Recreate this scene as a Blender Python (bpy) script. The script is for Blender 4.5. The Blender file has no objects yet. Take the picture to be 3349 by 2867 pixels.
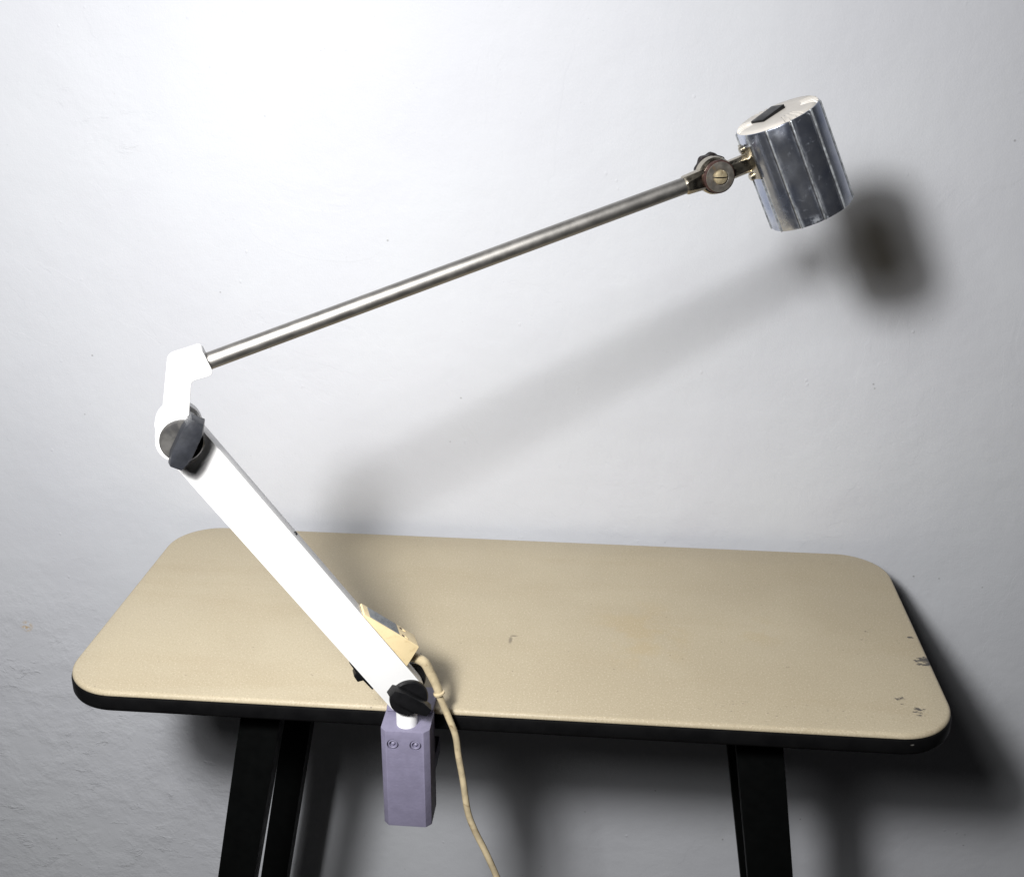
import bpy, bmesh, math, random
from mathutils import Vector, Matrix
random.seed(7)
S = bpy.context.scene
C = S.collection
PI = math.pi
R = math.radians
TZ = 0.72                                   # height of the table top above the floor
cos, sin = math.cos, math.sin

# ------------------------------------------------------------------ materials
def new_mat(name):
    m = bpy.data.materials.new(name); m.use_nodes = True
    nt = m.node_tree; nt.nodes.clear()
    out = nt.nodes.new('ShaderNodeOutputMaterial')
    b = nt.nodes.new('ShaderNodeBsdfPrincipled')
    nt.links.new(b.outputs[0], out.inputs[0])
    return m, nt, b

class G:
    """small helper for wiring nodes"""
    def __init__(s, nt):
        s.nt = nt
        s.co = nt.nodes.new('ShaderNodeTexCoord').outputs['Object']
    def link(s, a, b): s.nt.links.new(a, b)
    def put(s, sock, v):
        if isinstance(v, bpy.types.NodeSocket): s.link(v, sock)
        else: sock.default_value = v
    def noise(s, scale, detail=4, rough=.55, co=None, dist=0, out='Fac'):
        n = s.nt.nodes.new('ShaderNodeTexNoise'); n.inputs['Scale'].default_value = scale
        n.inputs['Detail'].default_value = detail; n.inputs['Roughness'].default_value = rough
        n.inputs['Distortion'].default_value = dist
        s.link(co or s.co, n.inputs['Vector']); return n.outputs[out]
    def voro(s, scale, co=None, feature='F1', rand=1):
        n = s.nt.nodes.new('ShaderNodeTexVoronoi'); n.feature = feature
        n.inputs['Scale'].default_value = scale; n.inputs['Randomness'].default_value = rand
        s.link(co or s.co, n.inputs['Vector']); return n.outputs
    def map(s, loc=(0,0,0), rot=(0,0,0), sc=(1,1,1), co=None):
        n = s.nt.nodes.new('ShaderNodeMapping'); n.inputs['Location'].default_value = loc
        n.inputs['Rotation'].default_value = rot; n.inputs['Scale'].default_value = sc
        s.link(co or s.co, n.inputs['Vector']); return n.outputs[0]
    def ramp(s, v, a, b, lo=0., hi=1.):
        n = s.nt.nodes.new('ShaderNodeMapRange'); n.interpolation_type = 'SMOOTHSTEP'
        s.link(v, n.inputs[0]); n.inputs[1].default_value = a; n.inputs[2].default_value = b
        n.inputs[3].default_value = lo; n.inputs[4].default_value = hi; return n.outputs[0]
    def math(s, op, a, b=0.):
        n = s.nt.nodes.new('ShaderNodeMath'); n.operation = op
        s.put(n.inputs[0], a); s.put(n.inputs[1], b); return n.outputs[0]
    def mix(s, f, a, b):
        n = s.nt.nodes.new('ShaderNodeMix'); n.data_type = 'RGBA'
        s.put(n.inputs[0], f)
        s.put(n.inputs[6], a if isinstance(a, bpy.types.NodeSocket) else (*a, 1))
        s.put(n.inputs[7], b if isinstance(b, bpy.types.NodeSocket) else (*b, 1)); return n.outputs[2]
    def spot(s, p, r, sc=(1,1,1)):
        """1 near the point p, 0 beyond the radius r (object space)"""
        co = s.map(loc=tuple(-p[i]*sc[i] for i in range(3)), sc=sc)
        n = s.nt.nodes.new('ShaderNodeVectorMath'); n.operation = 'LENGTH'; s.link(co, n.inputs[0])
        return s.ramp(n.outputs['Value'], r*.3, r, 1, 0)
    def bump(s, h, strength, dist, normal=None):
        n = s.nt.nodes.new('ShaderNodeBump'); n.inputs['Strength'].default_value = strength
        n.inputs['Distance'].default_value = dist; s.link(h, n.inputs['Height'])
        if normal: s.link(normal, n.inputs['Normal'])
        return n.outputs[0]

def simple(name, col, rough=.5, metal=0., var=.12, vscale=30, bump=.0, bscale=400, spec=.5, dirt=None, dirt_amt=.5, dscale=60):
    m, nt, b = new_mat(name); g = G(nt)
    n = g.noise(vscale)
    c = g.mix(g.ramp(n, .3, .7), tuple(x*(1-var) for x in col), tuple(min(1, x*(1+var)) for x in col))
    if dirt:
        d = g.ramp(g.noise(dscale, 6, .65, dist=.5), .55, .72, 0, dirt_amt)
        c = g.mix(d, c, dirt)
    g.link(c, b.inputs['Base Color'])
    b.inputs['Metallic'].default_value = metal
    g.link(g.ramp(g.noise(vscale*1.7), .3, .7, max(.03, rough-.07), rough+.07), b.inputs['Roughness'])
    b.inputs['Specular IOR Level'].default_value = spec
    if bump: g.link(g.bump(g.noise(bscale, 2), bump, .001), b.inputs['Normal'])
    return m

def mat_wall():
    m, nt, b = new_mat('painted_plaster'); g = G(nt)
    base = g.mix(g.ramp(g.noise(2.3, 3), .3, .7), (.548, .56, .60), (.572, .588, .622))
    base = g.mix(g.ramp(g.noise(7, 4, dist=.6), .55, .8, 0, .35), base, (.54, .545, .59))
    # small rusty spot and tiny dark specks
    co = g.map(sc=(1, 1, 1))
    v = g.voro(38)
    speck = g.math('MULTIPLY', g.ramp(v['Distance'], .035, .075, 1, 0), g.ramp(g.noise(9, 2), .56, .62))
    v2 = g.voro(150)
    speck2 = g.math('MULTIPLY', g.ramp(v2['Distance'], .06, .13, 1, 0), g.ramp(g.noise(31, 2), .6, .66, 0, .6))
    base = g.mix(g.math('MULTIPLY', speck, .55), base, (.2, .2, .2))
    base = g.mix(g.math('MULTIPLY', speck2, .5), base, (.25, .25, .25))
    # flaking paint: patches of crumbly pits, denser low on the left and high on the left
    patch = g.math('ADD', g.math('MULTIPLY', g.spot((-.80, 0, -.50), .5), 1.5), g.math('MULTIPLY', g.spot((-.56, 0, .60), .16), .35))
    patch = g.math('ADD', patch, g.math('MULTIPLY', g.spot((-.45, 0, -.55), .2, (1, 1, .6)), .6))
    crumb = g.math('MULTIPLY', g.ramp(g.noise(30, 6, .68, dist=.5, co=g.map(rot=(0, .3, 0), sc=(.8, 1, 1.5))), .55, .72), g.ramp(g.noise(8.5, 3), .46, .60))
    crumb = g.math('MULTIPLY', crumb, g.math('MINIMUM', patch, 1.))
    rust = g.math('MULTIPLY', g.spot((-.78, 0, -.2), .012), g.ramp(g.noise(150, 3), .42, .55))
    base = g.mix(g.math('MULTIPLY', rust, .7), base, (.5, .33, .12))
    g.link(base, b.inputs['Base Color']); b.inputs['Roughness'].default_value = .62
    b.inputs['Specular IOR Level'].default_value = .25
    # relief
    n1 = g.bump(g.noise(3.6, 4), .32, .022)
    n2 = g.bump(g.noise(95, 4, .6), .16, .0022, n1)
    fine = g.bump(g.noise(420, 2), .25, .0008, n2)
    cr = g.ramp(g.noise(1.6, 5, .6, dist=1.6), .497, .503)      # hairline step where coats of paint end
    n3 = g.bump(cr, .10, .0012, fine)
    lumpy = g.math('MULTIPLY', g.ramp(g.noise(15, 5, .6, dist=.15), .40, .68), g.math('MINIMUM', patch, 1.))
    n3 = g.bump(lumpy, .22, .006, n3)
    n4 = g.bump(crumb, .45, .0032, n3)
    lump = g.math('MULTIPLY', g.ramp(g.voro(47, co=g.map(sc=(1, 1, .8)))['Distance'], .03, .13, 1, 0), g.ramp(g.noise(11, 3), .54, .64))
    n5 = g.bump(g.math('MULTIPLY', lump, g.noise(300, 3)), .5, .0018, n4)
    n6 = g.bump(g.math('MAXIMUM', speck, speck2), -.4, .001, n5)
    g.link(n6, b.inputs['Normal'])
    return m

def mat_laminate():
    m, nt, b = new_mat('worn_cream_laminate'); g = G(nt)
    c = g.mix(g.ramp(g.noise(3.5, 4, dist=.4), .32, .68), (.435, .372, .260), (.485, .422, .302))
    streak = g.map(rot=(0, 0, .1), sc=(.7, 3.2, 1))
    c = g.mix(g.ramp(g.noise(4, 5, .6, co=streak), .48, .70, 0, .6), c, (.43, .36, .245))
    # yellowed stains
    c = g.mix(g.math('MULTIPLY', g.spot((.16, .18, 0), .085, (1, .8, 1)), g.ramp(g.noise(22, 4), .42, .62, 0, .30)), c, (.44, .325, .155))
    c = g.mix(g.math('MULTIPLY', g.spot((.3, .2, 0), .05), g.ramp(g.noise(30, 4), .45, .62, 0, .22)), c, (.44, .335, .17))
    # grain: light and dark specks
    c = g.mix(g.ramp(g.noise(520, 2, .6), .52, .70, 0, .48), c, (.34, .27, .18))
    c = g.mix(g.ramp(g.noise(470, 2, .6, co=g.map(loc=(3, 1, 0))), .54, .70, 0, .45), c, (.68, .60, .46))
    wa = g.map(rot=(0, 0, .25), sc=(1, 1.8, 1))
    v = g.voro(62, co=wa)
    f1 = g.math('MULTIPLY', g.ramp(v['Distance'], .03, .09, 1, 0), g.ramp(g.noise(17, 3), .52, .6))
    c = g.mix(g.math('MULTIPLY', f1, .75), c, (.13, .10, .08))
    v2 = g.voro(190, co=g.map(rot=(0, 0, -.2), sc=(1, 2.1, 1)))
    f2 = g.math('MULTIPLY', g.ramp(v2['Distance'], .06, .17, 1, 0), g.ramp(g.noise(37, 3), .53, .6))
    c = g.mix(g.math('MULTIPLY', f2, .5), c, (.22, .17, .12))
    # dark flecks along the front right part
    v3 = g.voro(95, co=g.map(loc=(5, 2, 0), sc=(1, 2.2, 1)))
    f3 = g.math('MULTIPLY', g.ramp(v3['Distance'], .05, .16, 1, 0), g.spot((.32, .03, 0), .15, (1, 4.5, 1)))
    c = g.mix(g.math('MULTIPLY', f3, .7), c, (.12, .09, .10))
    # black scuffs on the right hand edge
    nz = g.noise(85, 6, .72, co=g.map(rot=(0, 0, .5), sc=(1, 2.0, 1)))
    for p, r, lo in (((.493, .150, 0), .025, .43), ((.446, .066, 0), .020, .52), ((.464, .046, 0), .023, .51), ((.490, .2, 0), .013, .49), ((.44, .205, 0), .055, .60)):
        f = g.math('MULTIPLY', g.ramp(g.math('MULTIPLY', nz, g.spot(p, r)), lo, lo+.06), .85)
        c = g.mix(f, c, (.028, .03, .042))
    for p, r, sc in (((.004, .152, 0), .011, (3.6, 1, 1)), ((.0075, .162, 0), .006, (1, 2.5, 1))):     # a short curled hair-like mark
        c = g.mix(g.math('MULTIPLY', g.spot(p, r, sc), .6), c, (.12, .10, .08))
    g.link(c, b.inputs['Base Color'])
    g.link(g.ramp(g.noise(9, 4), .3, .7, .42, .6), b.inputs['Roughness'])
    b.inputs['Specular IOR Level'].default_value = .35
    g.link(g.bump(g.noise(620, 2), .22, .0006, g.bump(g.noise(6, 2), .1, .004)), b.inputs['Normal'])
    return m

def mat_black_edge():
    m, nt, b = new_mat('black_edge_band'); g = G(nt)
    c = g.mix(g.ramp(g.noise(40), .3, .7), (.0035, .0035, .004), (.006, .006, .0065))
    v = g.voro(34, co=g.map(sc=(1, 1, 2.2)))
    chip = g.math('MULTIPLY', g.ramp(v['Distance'], .04, .09, 1, 0), g.ramp(g.noise(12, 3), .54, .6))
    c = g.mix(g.math('MULTIPLY', chip, .6), c, (.30, .29, .27))
    c = g.mix(g.ramp(g.noise(60, 6, .75, co=g.map(sc=(.5, 1, 2.5))), .66, .74, 0, .25), c, (.16, .16, .17))
    g.link(c, b.inputs['Base Color']); b.inputs['Roughness'].default_value = .5
    b.inputs['Specular IOR Level'].default_value = .12
    g.link(g.bump(g.noise(300, 3), .2, .0006), b.inputs['Normal'])
    return m

def mat_alu():
    m, nt, b = new_mat('oxidised_alu_painted_sheen'); g = G(nt)
    c = g.mix(g.ramp(g.noise(28, 4, dist=.5), .3, .7), (.30, .34, .45), (.56, .59, .67))  # bluish room reflections painted into the base colour
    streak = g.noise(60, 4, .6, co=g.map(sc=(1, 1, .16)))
    c = g.mix(g.ramp(streak, .45, .7, 0, .5), c, (.60, .63, .70))  # pale streaks imitate vertical highlights
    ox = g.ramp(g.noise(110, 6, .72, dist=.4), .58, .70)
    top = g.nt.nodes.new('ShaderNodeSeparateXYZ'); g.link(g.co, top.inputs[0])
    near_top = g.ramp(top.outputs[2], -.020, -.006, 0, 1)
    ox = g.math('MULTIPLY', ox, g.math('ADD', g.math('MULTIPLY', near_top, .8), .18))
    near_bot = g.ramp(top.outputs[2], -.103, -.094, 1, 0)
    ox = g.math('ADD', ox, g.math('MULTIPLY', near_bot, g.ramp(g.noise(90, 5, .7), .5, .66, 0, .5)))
    # worn metal and glints painted pale along both sides of every rib
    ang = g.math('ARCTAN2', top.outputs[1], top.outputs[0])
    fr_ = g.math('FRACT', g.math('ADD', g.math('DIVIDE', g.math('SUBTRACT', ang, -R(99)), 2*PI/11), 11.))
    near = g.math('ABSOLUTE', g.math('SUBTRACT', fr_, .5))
    worn_glint = g.math('MULTIPLY', g.ramp(near, .30, .48), g.ramp(g.noise(75, 6, .7, co=g.map(sc=(1, 1, .3))), .40, .68))
    c = g.mix(g.math('MULTIPLY', worn_glint, .9), c, (.70, .72, .76))
    ox = g.math('MAXIMUM', ox, g.math('MULTIPLY', worn_glint, .45))
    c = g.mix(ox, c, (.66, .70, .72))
    v = g.voro(210); pit = g.math('MULTIPLY', g.ramp(v['Distance'], .05, .12, 1, 0), g.ramp(g.noise(41, 2), .56, .62))
    c = g.mix(g.math('MULTIPLY', pit, .8), c, (.7, .7, .68))
    g.link(c, b.inputs['Base Color'])
    g.link(g.math('SUBTRACT', .93, g.math('MULTIPLY', ox, .7)), b.inputs['Metallic'])
    g.link(g.ramp(g.noise(45, 5), .3, .7, .15, .29), b.inputs['Roughness'])
    g.link(g.bump(g.noise(160, 4), .12, .0006), b.inputs['Normal'])
    return m

def mat_tube():
    m, nt, b = new_mat('satin_steel'); g = G(nt)
    c = g.mix(g.ramp(g.noise(30, 4), .3, .7), (.39, .378, .36), (.44, .425, .405))
    v = g.voro(230); pit = g.math('MULTIPLY', g.ramp(v['Distance'], .05, .13, 1, 0), g.ramp(g.noise(33, 2), .54, .6))
    c = g.mix(g.math('MULTIPLY', pit, .6), c, (.66, .62, .55))
    g.link(c, b.inputs['Base Color']); b.inputs['Metallic'].default_value = 1
    g.link(g.ramp(g.noise(90, 4), .3, .7, .43, .50), b.inputs['Roughness'])
    g.link(g.bump(g.noise(900, 2), .12, .0003), b.inputs['Normal'])
    return m

M = dict(
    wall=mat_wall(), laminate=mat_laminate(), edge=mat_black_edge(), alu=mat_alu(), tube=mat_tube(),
    floor=simple('dark_floor', (.03, .028, .026), .7, var=.3, vscale=8),
    legpaint=simple('black_leg_paint', (.0022, .0025, .0025), .55, var=.15, vscale=50, spec=.07),
    under=simple('raw_underside', (.06, .05, .04), .8),
    white=simple('white_enamel', (.88, .88, .88), .42, var=.02, vscale=12, bump=.05, bscale=700),
    lilac=simple('lilac_hammered_paint', (.222, .208, .298), .5, var=.06, vscale=90, bump=.25, bscale=420, dirt=(.17, .155, .25), dirt_amt=.25, dscale=120),
    black=simple('black_plastic', (.008, .008, .009), .40, spec=.32, var=.2, vscale=80, bump=.1, bscale=500),
    slate=simple('lit_black_plastic', (.027, .029, .035), .42, spec=.4, var=.25, vscale=60, bump=.12, bscale=500, dirt=(.07, .07, .072), dirt_amt=.5, dscale=70),  # lit sheen on the upper knob's black plastic painted as slate grey
    cream=simple('yellowed_plastic', (.84, .68, .40), .45, var=.05, vscale=40, bump=.08, bscale=600, dirt=(.55, .38, .18), dirt_amt=.35, dscale=120),
    cable=simple('dirty_cream_cable', (.56, .465, .30), .5, var=.18, vscale=70, bump=.2, bscale=260, dirt=(.24, .15, .07), dirt_amt=.8, dscale=85),
    capw=simple('ivory_plastic', (.50, .475, .44), .45, var=.05, vscale=60, dirt=(.45, .38, .3), dirt_amt=.3, dscale=150),
    nickel=simple('tarnished_nickel', (.46, .42, .345), .30, 1., var=.10, vscale=90, bump=.04, bscale=300, dirt=(.30, .21, .13), dirt_amt=.25, dscale=50),
    disc=simple('worn_grey_steel', (.20, .185, .165), .42, .65, var=.25, vscale=140, bump=.1, bscale=400, dirt=(.24, .16, .09), dirt_amt=.7, dscale=110),
    rusty=simple('rusty_dark_steel', (.075, .04, .035), .5, .6, var=.35, vscale=200, bump=.2, bscale=300),
    brass=simple('tarnished_brass', (.50, .42, .27), .34, .55, var=.25, vscale=200, dirt=(.2, .1, .04), dirt_amt=.6, dscale=250),
    brownblack=simple('brown_black_bakelite', (.012, .009, .009), rough=.45, spec=.3, var=.3, vscale=90, bump=.15, bscale=300),
    sheendisc=simple('sheen_grey_plastic', (.075, .073, .070), .34, var=.35, vscale=70, spec=.5, dirt=(.03, .03, .033), dirt_amt=.7, dscale=60),  # glossy reflection on the upper disc painted in as lighter grey
    refl=simple('bright_reflector', (.7, .7, .68), .3, .9),
    bulb=simple('frosted_glass', (.75, .75, .72), .35),
)
def mat_label():
    m, nt, b = new_mat('grey_rating_label'); g = G(nt)
    c = g.mix(g.ramp(g.noise(120, 4), .3, .7), (.20, .215, .23), (.26, .275, .29))
    g.link(c, b.inputs['Base Color']); b.inputs['Roughness'].default_value = .5; b.inputs['Metallic'].default_value = .3
    return m
M['label'] = mat_label()
M['ridge'] = simple('lit_worn_rib_aluminium', (.54, .57, .60), .34, .75, var=.35, vscale=200, dirt=(.12, .125, .14), dirt_amt=.8, dscale=95)  # rib highlights painted into a paler worn metal
M['groove'] = simple('shaded_groove', (.10, .10, .11), .5, .7, var=.4, vscale=200)  # groove shade beside each rib painted into a darker metal

# ------------------------------------------------------------------ mesh helpers
def obj(name, bm, mat, parent=None, sharp=32, mats=None):
    for f in bm.faces: f.smooth = True
    for e in bm.edges:
        if len(e.link_faces) == 2 and e.calc_face_angle(0) > R(sharp): e.smooth = False
    me = bpy.data.meshes.new(name); bm.to_mesh(me); bm.free()
    o = bpy.data.objects.new(name, me); C.objects.link(o)
    for mm in (mats or [mat]): me.materials.append(mm)
    if parent: o.parent = parent
    return o

def bevel(bm, w, seg=2, ang=30, edges=None):
    es = edges or [e for e in bm.edges if len(e.link_faces) == 2 and e.calc_face_angle(0) > R(ang)]
    if es: bmesh.ops.bevel(bm, geom=es, offset=w, segments=seg, profile=.6, affect='EDGES', clamp_overlap=True)

def prism(pts, d0, d1, bw=0, seg=2, ang=30, bm=None):
    """outline in (s,z) pulled along local y from d0 to d1"""
    own = bmesh.new()
    a = [own.verts.new((p[0], d0, p[1])) for p in pts]; b = [own.verts.new((p[0], d1, p[1])) for p in pts]
    n = len(pts)
    own.faces.new(a); own.faces.new(b[::-1])
    for i in range(n): own.faces.new((a[i], b[i], b[(i+1) % n], a[(i+1) % n]))
    bmesh.ops.recalc_face_normals(own, faces=own.faces)
    if bw: bevel(own, bw, seg, ang)
    return join(bm, own) if bm else own

def join(bm, other):
    me = bpy.data.meshes.new('tmp'); other.to_mesh(me); other.free(); bm.from_mesh(me); bpy.data.meshes.remove(me); return bm

def plan_prism(pts, z0, z1, bw=0, seg=2, ang=30):
    own = bmesh.new()
    a = [own.verts.new((p[0], p[1], z0)) for p in pts]; b = [own.verts.new((p[0], p[1], z1)) for p in pts]
    n = len(pts); own.faces.new(a); own.faces.new(b[::-1])
    for i in range(n): own.faces.new((a[i], b[i], b[(i+1) % n], a[(i+1) % n]))
    bmesh.ops.recalc_face_normals(own, faces=own.faces)
    if bw: bevel(own, bw, seg, ang)
    return own

def box(x0, x1, y0, y1, z0, z1, bw=0, seg=2):
    return plan_prism([(x0, y0), (x1, y0), (x1, y1), (x0, y1)], z0, z1, bw, seg)

def lathe(prof, n=48, mat=None):
    """profile of (r, z) round local z; mat places it"""
    bm = bmesh.new(); rings = []
    for r, z in prof:
        if r < 1e-7: rings.append([bm.verts.new((0, 0, z))])
        else: rings.append([bm.verts.new((r*cos(2*PI*k/n), r*sin(2*PI*k/n), z)) for k in range(n)])
    for A, B in zip(rings, rings[1:]):
        if len(A) == 1 and len(B) == 1: continue
        for k in range(n):
            k2 = (k+1) % n
            if len(A) == 1: bm.faces.new((A[0], B[k2], B[k]))
            elif len(B) == 1: bm.faces.new((A[k], A[k2], B[0]))
            else: bm.faces.new((A[k], A[k2], B[k2], B[k]))
    bmesh.ops.recalc_face_normals(bm, faces=bm.faces)
    if mat: bm.transform(mat)
    return bm

def spline(pts, n=14):
    P = [Vector(p) for p in pts]; P = [2*P[0]-P[1]] + P + [2*P[-1]-P[-2]]; out = []
    for i in range(1, len(P)-2):
        for k in range(n):
            t = k/n; a, b, c, d = P[i-1:i+3]
            out.append(.5*((2*b)+(c-a)*t+(2*a-5*b+4*c-d)*t*t+(3*b-a-3*c+d)*t**3))
    out.append(P[-2]); return out

def sweep(path, rad, n=16):
    """round section swept along a path; rad is a number or f(t)"""
    bm = bmesh.new(); rings = []; N = len(path); up = Vector((0, 1, 0))
    for i, p in enumerate(path):
        t = (path[min(i+1, N-1)]-path[max(i-1, 0)]).normalized()
        x = up.cross(t).normalized(); y = t.cross(x); up = y.cross(t)*-1 if False else up
        r = rad(i/(N-1)) if callable(rad) else rad
        rings.append([bm.verts.new(p + x*r*cos(2*PI*k/n) + y*r*sin(2*PI*k/n)) for k in range(n)])
    for A, B in zip(rings, rings[1:]):
        for k in range(n): bm.faces.new((A[k], A[(k+1) % n], B[(k+1) % n], B[k]))
    bm.faces.new(rings[0][::-1]); bm.faces.new(rings[-1])
    bmesh.ops.recalc_face_normals(bm, faces=bm.faces)
    return bm

def arc(cx, cy, r, a0, a1, n=14):
    return [(cx+r*cos(R(a0+(a1-a0)*k/n)), cy+r*sin(R(a0+(a1-a0)*k/n))) for k in range(n+1)]

def round_rect(x0, x1, y0, y1, r, n=14):
    return arc(x1-r, y0+r, r, -90, 0, n)+arc(x1-r, y1-r, r, 0, 90, n)+arc(x0+r, y1-r, r, 90, 180, n)+arc(x0+r, y0+r, r, 180, 270, n)

def fillet(pts, rads, n=6):
    """round the corners of an outline"""
    out = []; N = len(pts)
    for i, (p, r) in enumerate(zip(pts, rads)):
        P = Vector(p); a = (Vector(pts[i-1])-P); b = (Vector(pts[(i+1) % N])-P)
        if r <= 0: out.append(tuple(P)); continue
        an = a.angle(b); d = min(r/math.tan(an/2), a.length*.49, b.length*.49)
        A = P+a.normalized()*d; B = P+b.normalized()*d
        for k in range(n+1):
            t = k/n; out.append(tuple((1-t)**2*A+2*t*(1-t)*P+t*t*B))
    return out

def thing(name, label, cat, loc, rz=0):
    o = bpy.data.objects.new(name, None); C.objects.link(o); o.empty_display_size = .05
    o.location = loc; o.rotation_euler = (0, 0, rz); o['label'] = label; o['category'] = cat
    return o

# ------------------------------------------------------------------ setting
WY = .452                                    # wall plane
bm = bmesh.new(); bmesh.ops.create_grid(bm, x_segments=2, y_segments=2, size=1)
bm.transform(Matrix.Translation((0, WY, TZ+.6)) @ Matrix.Rotation(PI/2, 4, 'X') @ Matrix.Diagonal((3.2, 1.36, 1, 1)))
bm.transform(Matrix.Translation((0, -WY, -TZ)))
wall = obj('wall', bm, M['wall']); wall.location = (0, WY, TZ); wall['kind'] = 'structure'
bm = box(-3.2, 3.2, -3.2, WY+.02, -.06, 0)
floor = obj('floor', bm, M['floor']); floor['kind'] = 'structure'

# ------------------------------------------------------------------ table
table = thing('table', 'narrow rectangular table with worn cream laminate top, rounded corners and black edge and legs', 'table', (0, .213, 0))
def tl(o): o.location = (0, -.213, 0); return o
D = .426
def top_slab(x0, x1, y0, y1, r, prof):
    """slab whose sides follow a profile of (inset, z)"""
    bm = bmesh.new(); rings = []
    for ins, z in prof:
        rings.append([bm.verts.new((p[0], p[1], z)) for p in round_rect(x0+ins, x1-ins, y0+ins, y1-ins, r-ins, 18)])
    n = len(rings[0])
    bm.faces.new(rings[0]); bm.faces.new(rings[-1][::-1])
    for A, B in zip(rings, rings[1:]):
        for k in range(n): bm.faces.new((A[k], A[(k+1) % n], B[(k+1) % n], B[k]))
    bmesh.ops.recalc_face_normals(bm, faces=bm.faces); return bm
bm = top_slab(-.5, .5, 0, D, .066, [(.0045, 0), (.0024, -.0006), (.0008, -.0022), (.0002, -.0045), (.0006, -.0058)])
o = tl(obj('tabletop', bm, M['laminate'], table, 50)); o.location.z = TZ
bm = top_slab(-.5, .5, 0, D, .066, [(.002, -.0060), (-.0004, -.0066), (-.0012, -.009), (-.0012, -.0215), (.000, -.0245), (.003, -.0255)])
o = tl(obj('edge_band', bm, M['edge'], table, 50)); o.location.z = TZ
def beam(p_top, p_bot, w0, w1, d0, d1, mat='legpaint'):
    """straight leg: centre points at top and foot, widths in x and depths in y"""
    bm = bmesh.new(); vs = []
    for p, w, d in ((p_top, w0, d0), (p_bot, w1, d1)):
        vs.append([bm.verts.new((p[0]+sx*w/2, p[1]+sy*d/2, p[2])) for sx, sy in ((-1, -1), (1, -1), (1, 1), (-1, 1))])
    bm.faces.new(vs[0]); bm.faces.new(vs[1][::-1])
    for k in range(4): bm.faces.new((vs[0][k], vs[0][(k+1) % 4], vs[1][(k+1) % 4], vs[1][k]))
    bmesh.ops.recalc_face_normals(bm, faces=bm.faces); bevel(bm, .002, 2); return bm
LEGS = [((-.2722, .063), (-.4150, .063), .0485, .041), ((-.2712, .318), (-.4050, .318), .040, .040),
        ((.290, .063), (.394, .063), .053, .053), ((.274, .318), (.384, .318), .030, .030)]
for (a, b, w0, w1) in LEGS:
    o = tl(obj('leg', beam((a[0], a[1], TZ-.0257), (b[0], b[1], .0), w0, w1, .034, .034), M['legpaint'], table))

# ------------------------------------------------------------------ lamp
TH = R(20)
lamp = thing('work_lamp', 'white clamp-on work lamp with long steel arm and small ribbed aluminium head', 'lamp', (-.092, -.027, TZ), TH)
Y_ROT = Matrix.Rotation(PI/2, 4, 'X')        # local +z -> -y (towards the viewer)
def face_on(s, z, off): return Matrix.Translation((s, off, z)) @ Y_ROT
def rx(v): return (v[0]*cos(TH)+v[1]*sin(TH), -v[0]*sin(TH)+v[1]*cos(TH))   # table axes -> lamp axes

# clamp: block in front of the table edge, jaw plate on the top, lower jaw under it
def clampobj(name, bm, mat, parent=None):
    o = obj(name, bm, mat, parent or lamp)
    if parent is None: o.rotation_euler = (0, 0, -TH)
    return o
ch = .0062
blk = [(-.0268, .0235), (-.0268, -.0165+ch), (-.0268+ch*.95, -.0165), (.0262-ch*.95, -.0165), (.0262, -.0165+ch), (.0262, .0235)]
bm = plan_prism(blk, -.1235, 0, .0009, 2, 20)
clamp = clampobj('clamp', bm, M['lilac'])
cut = []
for sx in (-.0131, .0114):
    cb = lathe([(0, -.004), (.0064, -.004), (.0064, .004), (0, .004)], 40, Matrix.Translation((sx, -.0165, -.0168)) @ Y_ROT)
    me = bpy.data.meshes.new('cut'); cb.to_mesh(me); cb.free(); co = bpy.data.objects.new('cut', me); C.objects.link(co)
    co.location = lamp.location; cut.append(co)
cm = clamp.data
tmp = bpy.data.objects.new('tmp', cm); C.objects.link(tmp); tmp.location = lamp.location
for co in cut:
    md = tmp.modifiers.new('b', 'BOOLEAN'); md.object = co; md.operation = 'DIFFERENCE'; md.solver = 'EXACT'
bpy.context.view_layer.update()
dg = bpy.context.evaluated_depsgraph_get()
nm = bpy.data.meshes.new_from_object(tmp.evaluated_get(dg)); clamp.data = nm; nm.name = 'clamp'
bpy.data.objects.remove(tmp)
for co in cut: bpy.data.objects.remove(co)
for sx in (-.0131, .0114):                   # painted-over socket screws in their counterbores
    bm = lathe([(.0054, -.004), (.0054, -.0012), (.0050, -.0005), (.0042, -.0003), (.0037, -.0007), (.0034, -.0034), (.0026, -.0034), (.0022, -.0022), (.0012, -.0010), (0, -.0006)], 36,
               Matrix.Translation((sx, -.0165, -.0168)) @ Y_ROT)
    clampobj('bolt', bm, M['lilac'], clamp)
jaw = [(-.0255, .018), (.0255, .018), (.0255, .052), (.0205, .0605), (-.0205, .0605), (-.0255, .052)]
bm = plan_prism(jaw, .0008, .0062, .0008, 2, 20)
clampobj('jaw_plate', bm, M['lilac'], clamp)
bm = box(-.022, .022, .024, .085, -.098, -.076, .0015)
clampobj('lower_jaw', bm, M['lilac'], clamp)
bm = lathe([(0, -.120), (.012, -.120), (.013, -.117), (.013, -.108), (.004, -.106), (.004, -.036), (.012, -.034), (.012, -.0262), (0, -.0262)], 24, Matrix.Translation((.004, .055, 0)))
clampobj('clamp_screw', bm, M['black'], clamp)

# post that the arm turns on
bm = lathe([(.0113, -.004), (.0113, .024), (.0105, .0255), (0, .0255)], 40)
obj('post', bm, M['white'], lamp)

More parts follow.
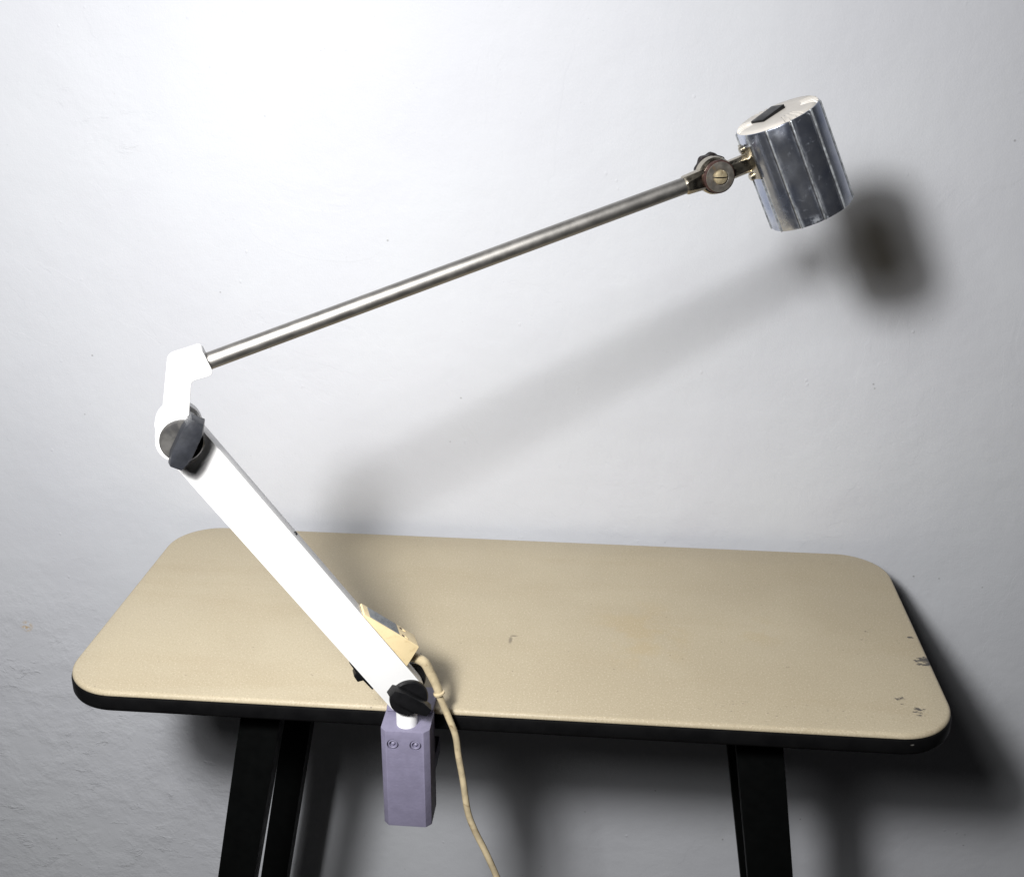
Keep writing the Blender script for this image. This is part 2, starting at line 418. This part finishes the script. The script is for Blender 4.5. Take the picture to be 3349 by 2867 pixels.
# lower arm
u = Vector((.543, -.84)).normalized(); nn = Vector((.84, .543)).normalized(); HW = .0206
L = nn*.021 + u*-.0347; U = nn*.021 + u*-.4066
aL = math.degrees(math.atan2(nn.y, nn.x))
outline = arc(L.x, L.y, HW, aL, aL-180, 22) + arc(U.x, U.y, HW, aL+180, aL, 22)
bm = prism(outline, -.0118, .0118, .0009, 2, 40)
arm = obj('lower_arm', bm, M['white'], lamp)
p = L + (U-L)*.593 + nn*(HW+.0002)
bm = lathe([(.0022, -.002), (.0022, .0008), (.0016, .0013), (0, .0013)], 16, Matrix.Translation((p.x, .002, p.y)) @ Vector((nn.x, 0, nn.y)).to_track_quat('Z', 'Y').to_matrix().to_4x4())
obj('screw', bm, M['black'], arm)
# dark clip on the underside of the arm
q = L + (U-L)*.135 - nn*(HW+.0004)
pts = []
for du, dn in ((-.022, .001), (-.022, -.0012), (-.008, -.0026), (-.0055, -.0070), (.002, -.0078), (.0045, -.0026), (.020, -.0020), (.020, .001)):
    v = q + u*du + nn*dn; pts.append((v.x, v.y))
bm = prism(pts, -.0090, .004, .0003)
obj('clip', bm, M['black'], arm)
# round white cheek behind the upper joint
bm = lathe([(0, 0), (.0205, 0), (.0213, .0006), (.0213, .0104), (.0205, .011), (0, .011)], 48, face_on(U.x+.0005, U.y+.003, .0225))
obj('rear_cheek', bm, M['white'], lamp)

# wing knobs
def wing_knob(s, z, off, ang, mat, r=.0185, bar=(.0245, .0075), h=.0135, disc=None, gs=0.):
    mt = face_on(s, z, off)
    bm = lathe([(0, 0), (r-.001, 0), (r, .0012), (r, .0045), (r-.0012, .0062), (0, .0068)], 48, mt)
    L_, W_ = bar
    pts = [(-L_, -W_*.62), (-L_*.5, -W_), (L_*.5, -W_), (L_, -W_*.62), (L_, W_*.62), (L_*.5, W_), (-L_*.5, W_), (-L_, W_*.62)]
    b2 = plan_prism(pts, .004, h, .0012, 2, 28)
    for v in b2.verts:
        if v.co.z > h*.8: v.co.x *= .94; v.co.y *= .86
    b2.transform(mt @ Matrix.Translation((gs, 0, 0)) @ Matrix.Rotation(R(ang), 4, 'Z'))
    kn = obj('wing_knob', bm, M[disc or mat], lamp)
    obj('grip', b2, M[mat], kn)
    return kn
wing_knob(L.x+.0015, L.y+.001, -.0120, -38, 'black', r=.0205, bar=(.0258, .0085), h=.0155)
wing_knob(U.x+.003, U.y+.002, -.0240, 62, 'slate', r=.0198, bar=(.0258, .0105), h=.0165, disc='sheendisc', gs=.004)
bm = lathe([(0, 0), (.019, 0), (.02, .0015), (.02, .009), (.0185, .0105), (0, .011)], 40, face_on(L.x+.006, L.y+.004, .0235))
b2 = box(-.026, .026, -.0065, .0065, -.008, .002, .001); b2.transform(face_on(L.x+.006, L.y+.004, .0235) @ Matrix.Rotation(R(35), 4, 'Z')); join(bm, b2)
obj('rear_knob', bm, M['black'], lamp)

# elbow casting that carries the tube
el = [(-.2165, .3690), (-.2065, .4225), (-.1755, .4342), (-.1665, .4098), (-.1872, .4052), (-.1920, .3728)]
el[1] = (-.2058, .4262)
el = fillet(el[:], [.004, .009, .0055, .0055, .006, .002])
# lower end tucks into a round boss
bm = prism(el, -.0132, .0105, .0014, 3, 40)
b2 = lathe([(0, -.0105), (.0195, -.0105), (.0202, -.0098), (.0202, .0113), (.0190, .0122), (0, .0122)], 48, face_on(U.x, U.y, -.0118)); join(bm, b2)
obj('elbow', bm, M['white'], lamp)

# steel tube
A = Vector((-.176, 0, .4175)); B = Vector((.2855, 0, .5600))
ax = (B-A).normalized(); qm = ax.to_track_quat('Z', 'Y').to_matrix().to_4x4()
Lt = (B-A).length; tr = .0080
bm = lathe([(0, 0), (tr, 0), (tr, Lt), (0, Lt)], 40, Matrix.Translation(A) @ qm)
obj('steel_tube', bm, M['tube'], lamp)

# swivel joint
J = Vector((.3165, 0, .5685))
def frame(o, x):                              # local x along x, local y = depth
    x = x.normalized(); y = Vector((0, 1, 0)); z = x.cross(y).normalized()
    return Matrix.Translation(o) @ Matrix((x, y, z)).transposed().to_4x4()
swivel = bpy.data.objects.new('swivel_joint', None)
fr = frame(B, ax)
def loft(rings, mt):
    bm = bmesh.new(); rr = [[bm.verts.new(p) for p in r] for r in rings]; n = len(rr[0])
    bm.faces.new(rr[0][::-1]); bm.faces.new(rr[-1])
    for a_, b_ in zip(rr, rr[1:]):
        for k in range(n): bm.faces.new((a_[k], a_[(k+1) % n], b_[(k+1) % n], b_[k]))
    bmesh.ops.recalc_face_normals(bm, faces=bm.faces); bm.transform(mt); return bm
def octa(x, hy, hz, c):
    return [(x, -hy+c, -hz), (x, hy-c, -hz), (x, hy, -hz+c), (x, hy, hz-c), (x, hy-c, hz), (x, -hy+c, hz), (x, -hy, hz-c), (x, -hy, -hz+c)]
bm = loft([octa(-.001, .0082, .0082, .0048), octa(.0005, .0088, .0088, .0050), octa(.0015, .0088, .0088, .0046), octa(.0195, .0075, .0098, .0030)], fr)
bevel(bm, .0005, 2, 20)
socket = obj('swivel_socket', bm, M['nickel'], lamp)
bm = lathe([(0, -.006), (.0168, -.006), (.0178, -.005), (.0178, .0035), (.0165, .0055), (.0150, .006), (0, .006)], 48, face_on(J.x-.001, J.z, .001))
hub = obj('swivel_hub', bm, M['nickel'], lamp)
bm = lathe([(0, 0), (.0150, 0), (.0158, .0008), (.0158, .0042), (.0150, .0054), (.0140, .0056)], 48, face_on(J.x, J.z, -.0055))
obj('rusty_ring', bm, M['rusty'], hub)
bm = lathe([(.0138, .0), (.0146, .0052), (.0140, .0062), (.0085, .0066), (.0074, .0060), (0, .006)], 48, face_on(J.x, J.z, -.0056))
obj('face_disc', bm, M['disc'], hub)
# slotted screw: two halves of a dome with a slot between them
bm = bmesh.new()
for sg in (1, -1):
    half = lathe([(.0068, 0), (.0068, .0014), (.0060, .0026), (.0040, .0034), (0, .0038)], 36)
    bmesh.ops.bisect_plane(half, geom=half.verts[:]+half.edges[:]+half.faces[:], plane_co=(0, sg*.0006, 0), plane_no=(0, sg, 0), clear_inner=True)
    es = [e for e in half.edges if len(e.link_faces) == 1 and abs(e.verts[0].co.y-sg*.0006) < 1e-5 and abs(e.verts[1].co.y-sg*.0006) < 1e-5]
    try: bmesh.ops.edgeloop_fill(half, edges=es)
    except Exception: pass
    half.transform(face_on(J.x, J.z, -.0116)); join(bm, half)
obj('slotted_screw', bm, M['brass'], hub)
# lobed knob behind the hub
bm = bmesh.new(); rings = []
for r0, z in ((.0, 0), (.0138, 0), (.0155, .002), (.0155, .0095), (.0138, .012), (.0, .0125)):
    if r0 == 0: rings.append([bm.verts.new((0, 0, z))]); continue
    rings.append([bm.verts.new(((r0+.0009*cos(8*2*PI*k/56))*cos(2*PI*k/56), (r0+.0009*cos(8*2*PI*k/56))*sin(2*PI*k/56), z)) for k in range(56)])
for A_, B_ in zip(rings, rings[1:]):
    for k in range(56):
        k2 = (k+1) % 56
        if len(A_) == 1: bm.faces.new((A_[0], B_[k2], B_[k]))
        elif len(B_) == 1: bm.faces.new((A_[k], A_[k2], B_[0]))
        else: bm.faces.new((A_[k], A_[k2], B_[k2], B_[k]))
bmesh.ops.recalc_face_normals(bm, faces=bm.faces); bm.transform(face_on(J.x+.0015, J.z+.0035, .0205))
obj('lobed_knob', bm, M['brownblack'], hub)

# lamp head: frame with z along its axis, origin at the centre of the top
a_in = R(25)
axis = Vector((-sin(a_in), .07, cos(a_in))).normalized()       # towards the capped end
xax = Vector((cos(a_in), 0, sin(a_in))); xax = (xax-axis*xax.dot(axis)).normalized(); yax = axis.cross(xax)
T = Vector((.3752, 0, .6255)); HR = .0418; HL = .105
HM = Matrix.Translation(T) @ Matrix((xax, yax, axis)).transposed().to_4x4()
# stem and flange
S0 = J + Vector((.012, 0, .0035)); S1 = T - axis*.0305 - xax*(HR-.0005)
fs = frame(S0, S1-S0); sl = (S1-S0).length
bm = loft([octa(-.004, .0065, .0100, .0025), octa(.004, .0062, .0090, .0032), octa(sl+.001, .0070, .0088, .0036)], fs); bevel(bm, .0005, 2, 20)
stem = obj('stem', bm, M['nickel'], lamp)
def on_head(ang, z, r):                       # point on the shade's surface, angle from -x
    return HM @ Vector((-r*cos(ang), r*sin(ang), z))
bm = bmesh.new(); rows = []
for rr_ in (HR+.0001, HR+.0022):
    rows.append([[bm.verts.new(Vector((-rr_*cos(R(t)), rr_*sin(R(t)), z))) for t in range(-18, 19, 4)] for z in (-.047, -.044, -.017, -.014)])
I, O = rows; nz, nt_ = len(I), len(I[0])
for i in range(nz-1):
    for j in range(nt_-1):
        bm.faces.new((O[i][j], O[i][j+1], O[i+1][j+1], O[i+1][j])); bm.faces.new((I[i][j], I[i+1][j], I[i+1][j+1], I[i][j+1]))
for i in range(nz-1):
    for j in (0, nt_-1): bm.faces.new((I[i][j], O[i][j], O[i+1][j], I[i+1][j]))
for j in range(nt_-1):
    for i in (0, nz-1): bm.faces.new((I[i][j], O[i][j], O[i][j+1], I[i][j+1]))
bmesh.ops.recalc_face_normals(bm, faces=bm.faces); bm.transform(HM)
fl = obj('flange', bm, M['nickel'], lamp)
for z in (-.0165, -.0445):
    c0 = HM @ Vector((-HR-.002, 0, z)); dirv = (HM.to_3x3() @ Vector((-1, 0, 0)))
    bm = lathe([(.0040, -.001), (.0040, .0018), (.0032, .0030), (0, .0034)], 20, Matrix.Translation(c0) @ dirv.to_track_quat('Z', 'Y').to_matrix().to_4x4())
    obj('screw', bm, M['nickel'], fl)

def headobj(name, bm, mat, parent=None):
    o = obj(name, bm, mat, parent or lamp, 28)
    if parent is None: o.matrix_local = HM
    return o
# ribbed shade
bm = bmesh.new(); NR = 11; sec = []; off0 = R(-90)+R(-9)
def ribs(base):
    pts = []
    for k in range(NR):
        a0 = off0 + 2*PI*k/NR; st = 2*PI/NR
        w = .0011/HR
        for t, dr in ((-w*2.0, -.0001), (-w*1.5, -.0010), (-w*.9, -.0003), (-w*.5, .0009), (0, .0011), (w*.5, .0009), (w*.9, 0.)): pts.append((a0+t, base+dr))
        for q_ in range(1, 9):
            f = q_/9; pts.append((a0+w*.9+(st-w*2.8)*f, base-.0001-.00015*sin(PI*f)))
    return pts
rings = []
for z, ins in ((-.0030, .0012), (-.0034, .0004), (-.0045, 0), (-.030, 0), (-.06, 0), (-.09, 0), (-.1040, 0), (-.1048, .0004), (-.105, .001)):
    rings.append([bm.verts.new((r*cos(a), r*sin(a), z)) for a, r in ribs(HR-.0002-ins)])
inner = []
for z in (-.105, -.05, -.006): inner.append([bm.verts.new(((HR-.0035)*cos(a), (HR-.0035)*sin(a), z)) for a, r in ribs(HR)])
allr = rings+inner; n = len(rings[0])
for A_, B_ in zip(allr, allr[1:]):
    for k in range(n): bm.faces.new((A_[k], A_[(k+1) % n], B_[(k+1) % n], B_[k]))
for k in range(n): bm.faces.new((allr[-1][k], allr[-1][(k+1) % n], allr[0][(k+1) % n], allr[0][k]))
bmesh.ops.recalc_face_normals(bm, faces=bm.faces)
bm.faces.ensure_lookup_table()
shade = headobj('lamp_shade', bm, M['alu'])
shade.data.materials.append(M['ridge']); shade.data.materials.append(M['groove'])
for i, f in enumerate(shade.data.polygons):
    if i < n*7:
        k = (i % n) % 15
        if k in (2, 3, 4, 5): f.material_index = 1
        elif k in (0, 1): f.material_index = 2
bm = lathe([(.0375, -.1035), (.034, -.09), (.024, -.065), (.012, -.05), (0, -.05)], 48)
headobj('reflector', bm, M['refl'], shade)
bm = lathe([(0, -.094), (.010, -.092), (.016, -.084), (.016, -.075), (.009, -.06), (.008, -.052)], 32)
headobj('bulb', bm, M['bulb'], shade)
# ivory cap with radial vents, black rocker switch
bm = bmesh.new(); N = 240
prof = [(.0, .0), (.012, .0), (.024, -.0001), (.0285, -.0002), (.0300, -.0003), (.0345, -.0005), (.0378, -.0009), (.0392, -.0016), (.0404, -.0030), (.0407, -.0045), (.0407, -.007)]
rings = []
for i, (r, z) in enumerate(prof):
    if r == 0: rings.append([bm.verts.new((0, 0, 0))]); continue
    ring = []
    for k in range(N):
        a = 2*PI*k/N; dz = 0
        fa = (math.degrees(a)+360) % 360
        if .028 < r < .0395 and k % 6 in (1, 2, 3):
            for c0, hw, dd in ((336, 24, .0026), (156, 24, .0026), (268, 14, .0014), (88, 14, .0014)):
                if abs(fa-c0) < hw: dz = -dd
        ring.append(bm.verts.new((r*cos(a), r*sin(a), z+dz)))
    rings.append(ring)
for A_, B_ in zip(rings, rings[1:]):
    for k in range(N):
        k2 = (k+1) % N
        if len(A_) == 1: bm.faces.new((A_[0], B_[k], B_[k2]))
        else: bm.faces.new((A_[k], B_[k], B_[k2], A_[k2]))
bmesh.ops.recalc_face_normals(bm, faces=bm.faces)
cap = headobj('vented_cap', bm, M['capw'])
bm = box(-.0150, .0150, -.0088, .0088, -.001, .0030, .0005)
for v in bm.verts:
    if v.co.z > .002: v.co.z += .0008*(v.co.x/.015)
bm.transform(Matrix.Translation((-.0065, .004, 0)) @ Matrix.Rotation(R(18), 4, 'Z'))
headobj('rocker_switch', bm, M['black'], cap)

# cream connection box on the back of the arm
e0 = nn*(.021+HW+.0001)
def an(uu, dn): v = nn*(.021+HW+.0002+dn) + u*uu; return (v.x, v.y)
# corners in (along, out) from the arm's upper edge
tip_u = Vector((-.0426, .1439)).dot(u); far = Vector((.0135, .0986)); low_u = Vector((-.0001, .0773)).dot(u)
f_u, f_n = far.dot(u), far.dot(nn)-.021-HW
bx = fillet([an(tip_u, 0), an(tip_u, .0022), an(f_u, f_n), an(low_u, 0)], [0, .0006, .0022, 0], 4)
bm = prism(bx, -.0112, .0126, .0006, 2, 35)
jb = obj('connection_box', bm, M['cream'], lamp)
P1 = Vector(an(tip_u, .0022)); P2 = Vector(an(f_u, f_n)); sd = (P2-P1).normalized(); sn = Vector((-sd.y, sd.x)); 
if sn.dot(nn) < 0: sn = -sn
bl = (P2-P1).length
def slab_on_box(t0, t1, d0, d1, h0, h1, bw=.0002):
    pts = [P1+sd*bl*t0+sn*h0, P1+sd*bl*t1+sn*h0, P1+sd*bl*t1+sn*h1, P1+sd*bl*t0+sn*h1]
    return prism([tuple(q_) for q_ in pts], d0, d1, bw)
lab = obj('label_plate', slab_on_box(.10, .63, -.0098, .0112, -.0002, .0004), M['label'], jb)
bm = bmesh.new()
for i in range(5):                            # faint rows of worn print, not legible
    d = -.0075 + i*.0032; t = .20
    while t < .55:
        w = random.uniform(.012, .04)
        if random.random() < .75: join(bm, slab_on_box(t, t+w, d, d+.0009, .00038, .00047, 0))
        t += w+.012
obj('print', bm, simple('faded_ink', (.09, .10, .115), .6), lab)
for d in (-.0075, .0075):
    bm = bmesh.new()
    join(bm, slab_on_box(.69, .725, d-.0014, d+.0014, -.0006, .0003, .0001))
    obj('screw_hole', bm, M['rusty'], jb)
    obj('screw_slot', slab_on_box(.75, .80, d-.0012, d+.0012, -.0003, .0006, .0002), M['cream'], jb)

# cable with bend sleeve (world x/z at y just in front of the table edge, brought into the lamp's frame)
def W2L(p):
    dx, dy = p[0]+.092, p[1]+.027; a, b = rx((dx, dy)); return Vector((a, b, p[2]))
CAB = [(-.0865, -.0215, .0800), (-.0734, -.0185, .0714), (-.0666, -.0170, .0565), (-.0612, -.0162, .0426), (-.0580, -.0160, .0311)]
sl_path = spline([W2L(p) for p in CAB], 12)
def slr(t): return .0056 - .0012*t + (.0018 if t > .955 else 0) + (.0005 if t < .06 else 0)
obj('bend_sleeve', sweep(sl_path, slr, 20), M['cable'], lamp)
CAB2 = [(-.0596, -.0160, .0360), (-.0585, -.0160, .0298), (-.0492, -.0155, .0034), (-.0414, -.0155, -.0207), (-.0382, -.0155, -.0482), (-.0338, -.0155, -.079),
        (-.0289, -.0155, -.1203), (-.0213, -.0155, -.1462), (-.0093, -.0155, -.175), (.004, -.0155, -.2109), (.0125, -.0155, -.2400),
        (.030, -.016, -.33), (.045, -.02, -.45), (.05, -.03, -.58), (.055, -.05, -.68), (.07, -.10, -.714), (.14, -.20, -.7163), (.28, -.26, -.7163), (.45, -.2, -.7163)]
obj('power_cable', sweep(spline([W2L(p) for p in CAB2], 14), .0037, 14), M['cable'], lamp)

# ------------------------------------------------------------------ light
# a photo lamp: bright bulb area inside a wider diffuser
LP = Vector((-.33, -1.10, TZ+1.10)); tgt = Vector((-.30, WY, TZ+.22)); PW = 25.5
for nm_, size, share, back in (('work_light', .20, .62, 0.), ('work_light_diffuser', .46, .38, .004)):
    ld = bpy.data.lights.new(nm_, 'AREA'); ld.shape = 'DISK'; ld.size = size
    ld.energy = PW*share; ld.color = (1., .99, .975); ld.spread = R(130)
    lo = bpy.data.objects.new(nm_, ld); C.objects.link(lo)
    lo.location = LP - (tgt-LP).normalized()*back; lo.rotation_euler = (tgt-LP).to_track_quat('-Z', 'Y').to_euler()
w = bpy.data.worlds.new('World'); S.world = w; w.use_nodes = True
bg = w.node_tree.nodes['Background']; bg.inputs[0].default_value = (.50, .60, 1., 1); bg.inputs[1].default_value = .0025

# ------------------------------------------------------------------ camera
p_, y_, r_ = R(21.32), R(4.76), R(.32)
fw = Vector((-sin(y_)*cos(p_), cos(y_)*cos(p_), -sin(p_))); rt = Vector((cos(y_), sin(y_), 0)); up = rt.cross(fw)
rt2 = rt*cos(r_)+up*sin(r_); up2 = up*cos(r_)-rt*sin(r_)
cd = bpy.data.cameras.new('camera'); cam = bpy.data.objects.new('camera', cd); C.objects.link(cam)
cam.matrix_world = Matrix.Translation((.106, -1.067, TZ+.739)) @ Matrix((rt2, up2, -fw)).transposed().to_4x4()
cd.sensor_width = 36; cd.sensor_fit = 'HORIZONTAL'; cd.lens = 3806/3349*36; cd.clip_start = .02; cd.clip_end = 50
S.camera = cam
S.view_settings.view_transform = 'Standard'; S.view_settings.look = 'None'
S.view_settings.exposure = 0; S.view_settings.gamma = 1; S.view_settings.use_curve_mapping = False
S.render.film_transparent = False
